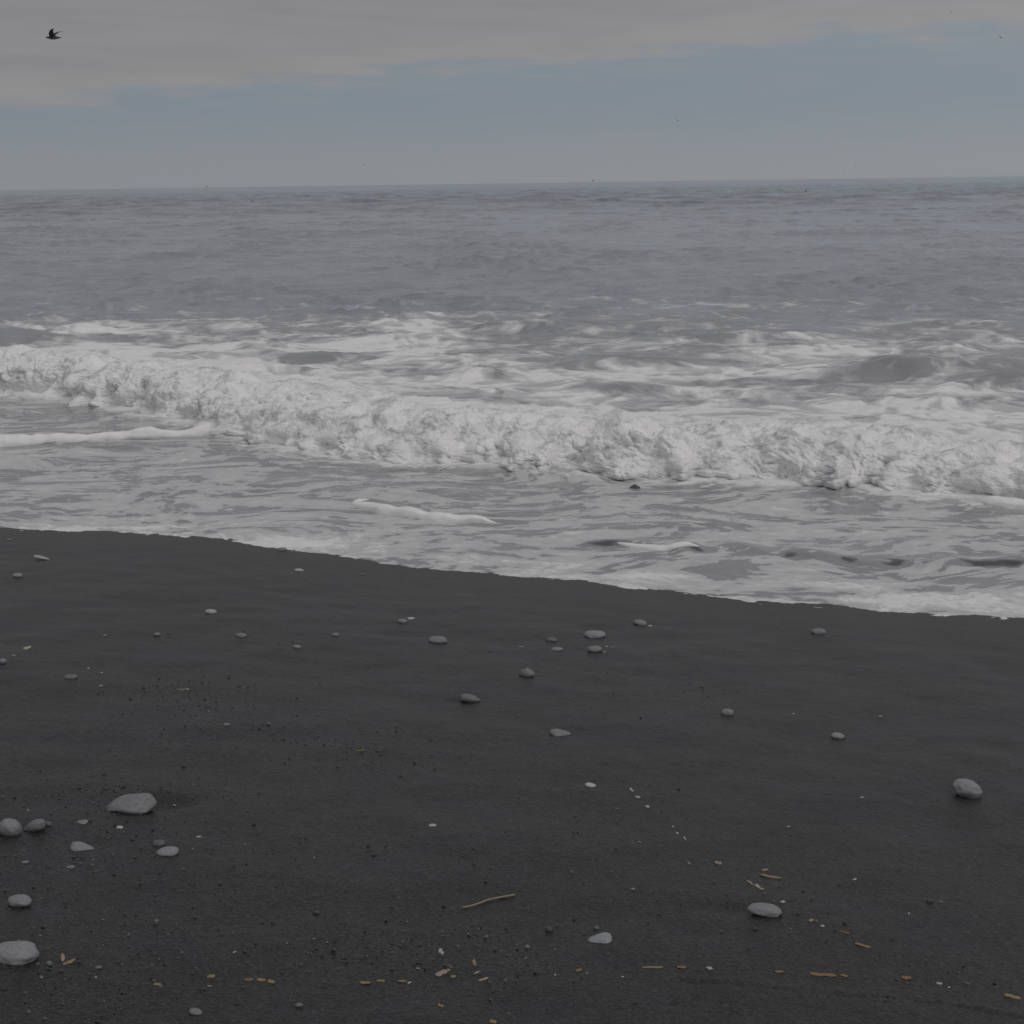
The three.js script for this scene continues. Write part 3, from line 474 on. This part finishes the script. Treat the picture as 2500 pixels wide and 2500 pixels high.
stones.forEach((s, i) => {
  const [px, py, w, h, tone, o, label] = s, P = place[i];
  let q, y; const lift = P.b * (P.sink * 1.35 - 0.35);
  if (o.wet) { q = onLevel(px, py); y = 0; } else { q = onSand(px, py, lift); y = sandH(q.x, q.d) + lift; }
  const seg = w > 60 ? 48 : w > 25 ? 30 : 18;
  const m = add(w < 24 ? 'small_pebble' : o.wet ? 'rock' : 'beach_stone', stoneGeo(P.a, P.b, P.deep, o, i + 1, seg), stoneMats[tone][i % 3], { label, category: o.wet ? 'rock' : w < 24 ? 'pebble' : 'stone', group: o.wet ? undefined : w < 24 ? 'small pebbles scattered on the sand' : 'stones lying on the black sand' });
  if (o.wet) delete m.userData.group;
  m.position.set(q.x, y, -q.d); m.rotation.set(0, (n2(i * 7.1, 3) * 0.35), o.tilt || 0, 'ZYX');
});

// ---------------------------------------------------------------- slanted slab, straw, chips and leaves of the drift line
const chipTones = { tan: [0.25, 0.18, 0.085], orange: [0.23, 0.135, 0.055], pink: [0.30, 0.22, 0.18], pale: [0.36, 0.34, 0.30], red: [0.16, 0.085, 0.055], straw: [0.28, 0.22, 0.13], slab: [0.24, 0.24, 0.245] };
const fibre = (() => { const N = 256, C = new Uint8Array(N * N * 4), r = rng(91); for (let j = 0; j < N; j++) { const l = 0.72 + 0.28 * r(); for (let i = 0; i < N; i++) { const o = 4 * (j * N + i), v = clamp(l + 0.14 * n2(i / 40, j / 3) + 0.08 * (r() - 0.5), 0, 1); C[o] = C[o + 1] = C[o + 2] = 255 * v; C[o + 3] = 255; } } return tex8(C, N, N, false, THREE.RepeatWrapping); })();
const chipMats = {}; for (const k in chipTones) chipMats[k] = new THREE.MeshPhysicalMaterial({ color: new THREE.Color().setRGB(...chipTones[k].map(v => v * 1.2)), map: fibre, roughness: 0.75 });
function chipGeo(L, W, H, seed, round) { // a broken flake or bit of reed: bent, uneven, torn ends
  const n = 9, m = 8, g = grid(n, m + 1, (i, j, o) => {
    const t = j / (n - 1), a = 2 * Math.PI * i / m, e = round ? Math.sqrt(Math.max(0.02, 1 - (2 * t - 1) ** 2 * 0.97)) : (j === 0 || j === n - 1 ? 0.55 + 0.3 * n2(a, seed) : 1), ww = W * e * (1 + 0.22 * n2(t * 3, seed + 1)), hh = H * (0.5 + 0.5 * e) * (1 + 0.2 * n2(t * 3, seed + 4));
    const ca = Math.cos(a % 6.28318), sa = Math.sin(a % 6.28318);
    o[0] = (t - 0.5) * L + (j === 0 || j === n - 1 ? 0.06 * L * n2(Math.cos(a) * 2, seed) : 0); o[1] = sa * hh * 0.5 + 0.10 * H * n2(t * 2.2, seed + 7) + 0.25 * H * (2 * t - 1) ** 2 * (seed % 3 - 1) * 0.5; o[2] = ca * ww * 0.5 + 0.15 * W * n2(t * 2, seed + 2); o[3] = t; o[4] = i / m;
  });
  const caps = [0, n - 1].map(j => { const P = g.attributes.position, pos = [], uv = [], idx = []; let c = [0, 0, 0]; for (let i = 0; i < m; i++) { const k = j * (m + 1) + i; pos.push(P.getX(k), P.getY(k), P.getZ(k)); c[0] += P.getX(k) / m; c[1] += P.getY(k) / m; c[2] += P.getZ(k) / m; uv.push(0, 0); } pos.push(...c); uv.push(0, 0); for (let i = 0; i < m; i++) j ? idx.push(i, (i + 1) % m, m) : idx.push((i + 1) % m, i, m); const q = new THREE.BufferGeometry(); q.setAttribute('position', new THREE.Float32BufferAttribute(pos, 3)); q.setAttribute('uv', new THREE.Float32BufferAttribute(uv, 2)); q.setIndex(idx); q.computeVertexNormals(); return q; });
  return mergeGeometries([g, ...caps]);
}
// [px, py, length px, thickness px, angle deg (screen), tone, label or '', round]
const chips = [
  [153, 2339, 22, 9, -60, 'pink', 'upright pinkish leaf of the pair beside the bottom left stone', 1], [168, 2349, 26, 10, 25, 'tan', 'yellow leaf of the pair beside the bottom left stone', 1],
  [384, 2402, 17, 7, 3, 'tan', 'leftmost yellow chip of the drift line'], [515, 2383, 17, 9, 8, 'tan', 'yellow chip standing higher than its neighbours at left'], [511, 2406, 10, 5, 0, 'tan', 'tiny yellow chip under another one at left'],
  [607, 2390, 20, 6, 6, 'orange', 'dull orange chip, left of three in a row'], [637, 2391, 20, 8, -6, 'tan', 'yellow chip, middle of three in a row'], [662, 2396, 17, 9, -24, 'tan', 'tilted yellow chip, right of three in a row'],
  [891, 2398, 24, 8, -3, 'tan', 'broad tan chip left of the bottom middle'], [930, 2393, 19, 6, 0, 'tan', 'tan chip between a broad one and a thin one'], [983, 2394, 19, 5, -2, 'tan', 'thin tan chip with a pale grain at its right'], [999, 2398, 8, 5, 25, 'pale', ''],
  [1077, 2323, 18, 11, -58, 'pale', 'pale shell chip standing on end below the straw', 1], [1158, 2350, 17, 9, -78, 'tan', 'upright tan chip right of the pale shell chip', 1], [1078, 2376, 26, 13, 28, 'pink', 'large pinkish flake with a yellow one tucked behind'], [1091, 2369, 16, 8, 10, 'tan', 'yellow flake tucked behind the large pinkish one'], [1107, 2383, 14, 8, 0, 'tan', 'short yellow chip right of the pinkish flake', 1], [1164, 2373, 12, 6, 18, 'pink', 'small pink chip below the upright tan one'], [1180, 2390, 22, 7, 14, 'pink', 'long pink chip with an orange end in the bottom middle'],
  [1413, 2368, 14, 7, 10, 'orange', 'orange chip alone below the pale blue stone'], [1594, 2360, 48, 6, 1, 'tan', 'long thin yellow reed bit on the drift line'], [1664, 2360, 20, 7, -10, 'orange', 'orange chip right of the long yellow reed bit'], [1076, 2454, 13, 6, -25, 'tan', 'dull tan chip near the bottom edge'], [1204, 2493, 16, 9, -10, 'tan', 'yellow chip on the very bottom edge'],
  [1732, 2363, 15, 9, -12, 'pale', 'rounded pale yellow chip on the drift line', 1], [1902, 2371, 20, 6, -4, 'orange', 'short orange reed bit left of the longest one'], [2010, 2379, 57, 9, -5, 'orange', 'longest orange reed bit on the drift line'], [2061, 2381, 14, 7, -12, 'orange', 'orange stub right of the longest reed bit'], [2213, 2387, 20, 9, -5, 'orange', 'orange chip between the longest reed bit and the right edge'], [2293, 2400, 12, 7, -8, 'pale', 'pale chip on the drift line at right'], [2362, 2400, 10, 6, -20, 'red', 'reddish crumb on the drift line at right'], [2472, 2433, 32, 9, -14, 'tan', 'tan chip at the right edge end of the drift line'],
  [1753, 2106, 15, 9, -18, 'pink', 'pinkish shell chip above the elongated stone'], [1867, 2123, 14, 6, 10, 'pink', 'short pink chip just above the long tan reed bit'], [1883, 2140, 47, 7, -11, 'tan', 'long tan reed bit above the elongated stone'], [1833, 2155, 17, 6, -40, 'pink', 'diagonal pink splinter above the elongated stone'], [1850, 2163, 9, 8, -60, 'pale', ''], [1859, 2169, 11, 6, -20, 'pink', 'pink crumb touching pale ones above the elongated stone'], [1911, 2201, 12, 8, 10, 'pale', 'pale shell chip behind the right end of the elongated stone', 1], [1980, 2246, 12, 7, 20, 'pink', 'pink chip right of the elongated stone'], [2008, 2260, 9, 7, 0, 'pale', ''], [2062, 2275, 23, 6, -18, 'red', 'reddish brown reed bit right of the elongated stone'], [2106, 2307, 31, 6, -18, 'tan', 'tan reed bit between the reddish one and the drift line'],
  [1542, 1928, 10, 6, -62, 'pale', 'upright pale chip at the top of the shell trail'], [1557, 1945, 13, 7, -16, 'pale', 'pale shell chip second in the trail', 1], [1581, 1969, 9, 8, 0, 'pale', 'squarish pale chip third in the trail'], [1672, 2046, 9, 4, -75, 'pale', ''], [1653, 2033, 6, 5, 30, 'pale', ''], [1643, 2017, 5, 5, 0, 'pale', ''], [1683, 2107, 10, 4, -48, 'pink', 'thin pink splinter left of the pinkish shell chip'],
  [444, 1683, 17, 4, 6, 'straw', 'pale straw bit in the left middle sand'], [879, 1831, 18, 4, 2, 'tan', 'yellow straw bit alone at centre left'], [1496, 1580, 10, 4, 0, 'tan', 'tiny tan bit right of the lower grey stone'], [1273, 1578, 14, 4, -4, 'straw', 'pale straw bit left of the dull round stone'], [1481, 1578, 5, 4, 20, 'pale', ''],
  [66, 1583, 15, 11, 20, 'pale', 'pale shell fragment near the left edge', 1], [33, 1600, 11, 6, -10, 'pink', 'small pinkish shell fragment near the left edge', 1], [216, 1631, 5, 4, 0, 'pale', ''], [248, 1642, 6, 4, 0, 'pale', ''], [246, 1674, 7, 4, 20, 'pale', ''], [256, 1550, 6, 4, 0, 'pale', ''], [6, 1575, 6, 4, 10, 'orange', ''],
  [1997, 1483, 20, 3, -3, 'pale', 'thin pale sliver near the wash at right'], [1691, 1451, 9, 4, -10, 'pale', ''], [1857, 1475, 6, 3, 0, 'pale', ''], [2104, 1946, 9, 4, 15, 'pale', ''], [2150, 1748, 8, 4, 0, 'pale', ''], [1937, 1742, 6, 4, 0, 'pale', ''], [1545, 2169, 9, 5, -5, 'pink', ''], [1562, 2055, 8, 4, -10, 'straw', ''], [2086, 2146, 10, 5, 25, 'pale', ''], [2219, 2229, 5, 5, 0, 'pale', ''], [1925, 2017, 7, 4, 0, 'pale', ''], [1475, 1591, 6, 4, 0, 'pale', ''], [2298, 2200, 9, 4, -10, 'orange', ''], [2317, 2409, 6, 4, 0, 'pale', ''], [572, 2323, 7, 4, 30, 'pale', ''], [1355, 2378, 5, 4, 0, 'pale', ''], [1520, 2383, 6, 4, 0, 'pale', ''],
];
chips.forEach((c, i) => {
  const [px, py, L, W, ang, tone, label, round] = c, q = onSand(px, py, 0.002), m1 = q.t / F;
  // angle on the ground from the angle seen
  const ca = Math.cos(ang * R), sa = Math.sin(ang * R) / Math.sin(q.el + 0.12), st = Math.hypot(ca, sa), len = L * m1 * Math.min(st, 2.2), yaw = Math.atan2(sa, ca);
  const wide = Math.max(0.0035, W * m1 * (Math.abs(ang) > 45 ? 1 : 1.1)), hh = Math.max(0.002, Math.min(wide * 0.5, W * m1 * 0.55));
  const o = add(label ? (/leaf/.test(label) ? 'leaf' : /reed|straw/.test(label) && !/below|above|right of/.test(label.split(' ').slice(0, 3).join(' ')) && (L > 16 && W < 10) && /(reed|straw) bit/.test(label.split(' ').slice(0, 5).join(' ')) ? 'reed_bit' : tone === 'pale' || tone === 'pink' ? 'shell_chip' : 'drift_chip') : 'pale_fleck', chipGeo(len, wide, hh, i + 1, round), chipMats[tone], label ? { label, category: /leaf/.test(label) ? 'leaf' : tone === 'pale' || tone === 'pink' ? 'shell chip' : 'plant bit', group: 'bits washed up on the sand' } : { label: 'tiny pale fleck lying on the dark sand', category: 'fleck', group: 'tiny flecks on the sand' });
  o.position.set(q.x, sandH(q.x, q.d) + hh * 0.30, -q.d); o.rotation.set(0, yaw, 0); o.rotation.x = 0.10 * n2(i, 2);
  // lie along the slope of the beach
  o.rotateOnWorldAxis(new THREE.Vector3(1, 0, 0), Math.atan(sandH(q.x, q.d - 0.1) - sandH(q.x, q.d + 0.1)) / 0.2 * 0.9);
});
{ // long bent straw
  const pts = [[1129, 2219], [1150, 2215], [1172, 2208], [1193, 2200], [1222, 2194], [1257, 2188]].map(p => { const q = onSand(p[0], p[1]); return new THREE.Vector3(q.x, sandH(q.x, q.d) + 0.004, -q.d); });
  add('straw', new THREE.TubeGeometry(new THREE.CatmullRomCurve3(pts), 60, 0.0023, 7), chipMats.straw, { label: 'long bent straw lying on the lower middle sand', category: 'straw' });
}
{ // flat stone propped at a slant near the wash
  const q = onSand(102, 1366), u = q.t / F, g = stoneGeo(19 * u, 3.4 * u, 9 * u, { taper: -0.15 }, 88, 26), m = add('slanted_slab', g, stoneMats.pale[0], { label: 'thin pale slab propped at a slant near the wash, far left', category: 'stone' });
  m.position.set(q.x, sandH(q.x, q.d) + 4.5 * u, -q.d); m.rotation.set(0, 0.1, -0.28);
}

// ---------------------------------------------------------------- grit: thousands of tiny dark stones
{
  const r = rng(808), n = 4200, g = new THREE.IcosahedronGeometry(1, 1), P = g.attributes.position; for (let i = 0; i < P.count; i++) { const v = new THREE.Vector3().fromBufferAttribute(P, i); v.multiplyScalar(1 + 0.22 * n3(v.x * 1.4, v.y * 1.4, v.z * 1.4)); P.setXYZ(i, v.x, v.y, v.z); } g.computeVertexNormals();
  const im = new THREE.InstancedMesh(g, new THREE.MeshPhysicalMaterial({ color: 0xffffff, roughness: 0.7 }), n), M = new THREE.Matrix4(), Q = new THREE.Quaternion(), E = new THREE.Euler(), c = new THREE.Color(); let k = 0;
  const clusters = [[560, 1770, 300, 90, 1.3], [450, 1690, 160, 50, 1.2], [200, 2080, 420, 160, 2], [880, 1840, 260, 60, 1], [1100, 2330, 420, 90, 2.2], [150, 2380, 380, 120, 2.5], [1500, 1990, 250, 120, 0.5], [1720, 1690, 200, 60, 0.25], [1900, 2220, 260, 100, 0.5], [2250, 2390, 300, 60, 0.5], [700, 2200, 500, 220, 1.2], [300, 1940, 300, 60, 1.2], [1250, 2200, 1200, 280, 1.4], [900, 1600, 900, 200, 0.35]];
  const tot = clusters.reduce((s, q) => s + q[4], 0);
  while (k < n) {
    let t = r() * tot, q; for (q of clusters) { t -= q[4]; if (t < 0) break; }
    const px = q[0] + q[2] * (r() + r() + r() - 1.5), py = q[1] + q[3] * (r() + r() + r() - 1.5); if (px < -200 || px > 2700 || py < 1420 || py > 2620) continue;
    // the plane of the beach is enough to survey grit
    const v = onLevel(px, py, 0.0); let x = v.x, d = v.d; for (let it = 0; it < 6; it++) { const w = onLevel(px, py, sandBase(x, d)); x = w.x; d = w.d; }
    const s = (0.0007 + 0.0020 * Math.pow(r(), 5) + (r() > 0.99 ? 0.0018 : 0)) * (0.8 + d * 0.09);
    E.set(r() * 6, r() * 6, r() * 6); Q.setFromEuler(E); M.compose(new THREE.Vector3(x, sandH(x, d) + s * 0.25, -d), Q, new THREE.Vector3(s * (1.2 + r()), s * (0.6 + 0.4 * r()), s * (1 + r()))); im.setMatrixAt(k, M);
    const z = r(), v0 = z > 0.975 ? 0.30 : z > 0.75 ? 0.11   : 0.045 + 0.05 * r(), h = 0.2 * (r() - 0.5); c.setRGB(v0 * (1 + h), v0, v0 * (1 - h * 0.8)); im.setColorAt(k, c); k++;
  }
  im.name = 'grit'; im.castShadow = im.receiveShadow = true; im.userData = { kind: 'stuff', label: 'tiny dark stones and grit strewn over the sand', category: 'grit' }; scene.add(im);
}

// ---------------------------------------------------------------- sea birds
const birdMat = new THREE.MeshPhysicalMaterial({ vertexColors: true, roughness: 0.85 });
function birdGeo(lift, sweep) { // body along +x, wings across z; half span 1, body 0.95 long
  const parts = [], col = (g, top, under) => { const P = g.attributes.position, N = g.attributes.normal, C = new Float32Array(P.count * 3); for (let i = 0; i < P.count; i++) { const q = N.getY(i) < -0.25 ? under : top; C.set(q, 3 * i); } g.setAttribute('color', new THREE.BufferAttribute(C, 3)); return g; };
  const dark = [0.035, 0.035, 0.04], belly = [0.12, 0.12, 0.125];
  const prof = [[-0.58, 0.004, 0.10], [-0.46, 0.03, 0.12], [-0.3, 0.075, 0.11], [-0.05, 0.125, 0.13], [0.15, 0.12, 0.12], [0.28, 0.075, 0.078], [0.37, 0.068, 0.07], [0.44, 0.045, 0.045], [0.48, 0.016, 0.014], [0.56, 0.003, 0.003]];
  parts.push(col(grid(prof.length, 15, (i, j, o) => { const a = 2 * Math.PI * i / 14, p = prof[j]; o[0] = p[0]; o[1] = p[1] * Math.sin(a) + (j > 5 ? 0.02 : 0); o[2] = -p[2] * Math.cos(a); }), dark, belly));
  for (const s of [-1, 1]) {
    const st = [[0.05, 0.17, 0.20, 0], [0.3, 0.14, 0.19, 0.35], [0.55, 0.06, 0.16, 0.75], [0.8, -0.06 - sweep * 0.1, 0.11, 1.05], [0.95, -0.2 - sweep * 0.2, 0.06, 1.15], [1.02, -0.3 - sweep * 0.25, 0.01, 1.2]];
    parts.push(col(grid(st.length, 11, (i, j, o) => { const a = 2 * Math.PI * i / 10, p = st[j], an = lift * Math.min(1, p[3]); o[0] = p[1] + Math.cos(a) * p[2] * 0.9 - 0.1; const th = Math.sin(a) * 0.018 * (1.1 - p[0]); o[1] = 0.05 + p[0] * Math.sin(lift * (1 - 0.25 * p[0])) + th; o[2] = s * (p[0] * Math.cos(lift * (1 - 0.25 * p[0]))); if (s > 0) { /* mirrored below */ } }), dark, belly));
  }
  return mergeGeometries(parts);
}
const birdGeos = [birdGeo(0.62, 0), birdGeo(0.25, 1), birdGeo(0.6, 0.5), birdGeo(-0.35, 1)];
// [px, py, span or length px, shape, yaw deg, roll deg, label, metres of half span]
const birds = [
  [130, 92, 33, 0, 180, 0, 'dark bird in profile with raised wings, top left of the sky'],
  [1968, 467, 9, 2, 70, -40, 'banking bird low over the water at right'],
  [1448, 442, 5, 0, 120, 0, 'bird just touching the horizon right of centre'],
  [735, 360, 4, 3, 90, 12, 'tiny bird high above the horizon left of centre'],
  [890, 403, 5, 1, 90, -35, 'tiny slanting bird above the horizon left of centre'],
  [742, 471, 5, 2, 100, 50, 'small dark bird over the far water left of centre'],
  [616, 492, 6, 1, 80, 28, 'small dark slanting bird over the water at left'],
  [1654, 295, 5, 2, 100, 20, 'tiny bird in the blue band right of centre'],
  [2323, 30, 4, 2, 80, 0, 'tiny bird in the clouds at top right'],
  [2443, 92, 5, 1, 90, 35, 'tiny slanting bird under the cloud edge at far right'],
  [2061, 415, 3.5, 3, 90, -10, 'left of two tiny birds just above the right horizon'],
  [2089, 406, 3.5, 1, 90, 14, 'right of two tiny birds just above the right horizon'],
  [505, 456, 3.5, 0, 60, 0, 'tiny bird on the horizon at left'],
  [4, 430, 3.5, 1, 90, 20, 'tiny bird at the left edge above the horizon'],
];
birds.forEach((b, i) => {
  const half = i ? 0.42 : 0.34, dist = half * F / (b[2] * (i ? 1.35 : 1)), v = sight(b[0], b[1]);
  const m = add('seabird', birdGeos[b[3]], birdMat, { label: b[6], category: 'bird', group: 'seabirds over the water' });
  m.position.copy(camera.position).addScaledVector(v, dist); if (m.position.y < 0.5) m.position.y = 0.5;
  m.scale.setScalar(half); m.rotation.set(0, b[4] * R, 0); m.rotateX(b[5] * R);
});

renderer.render(scene, camera);
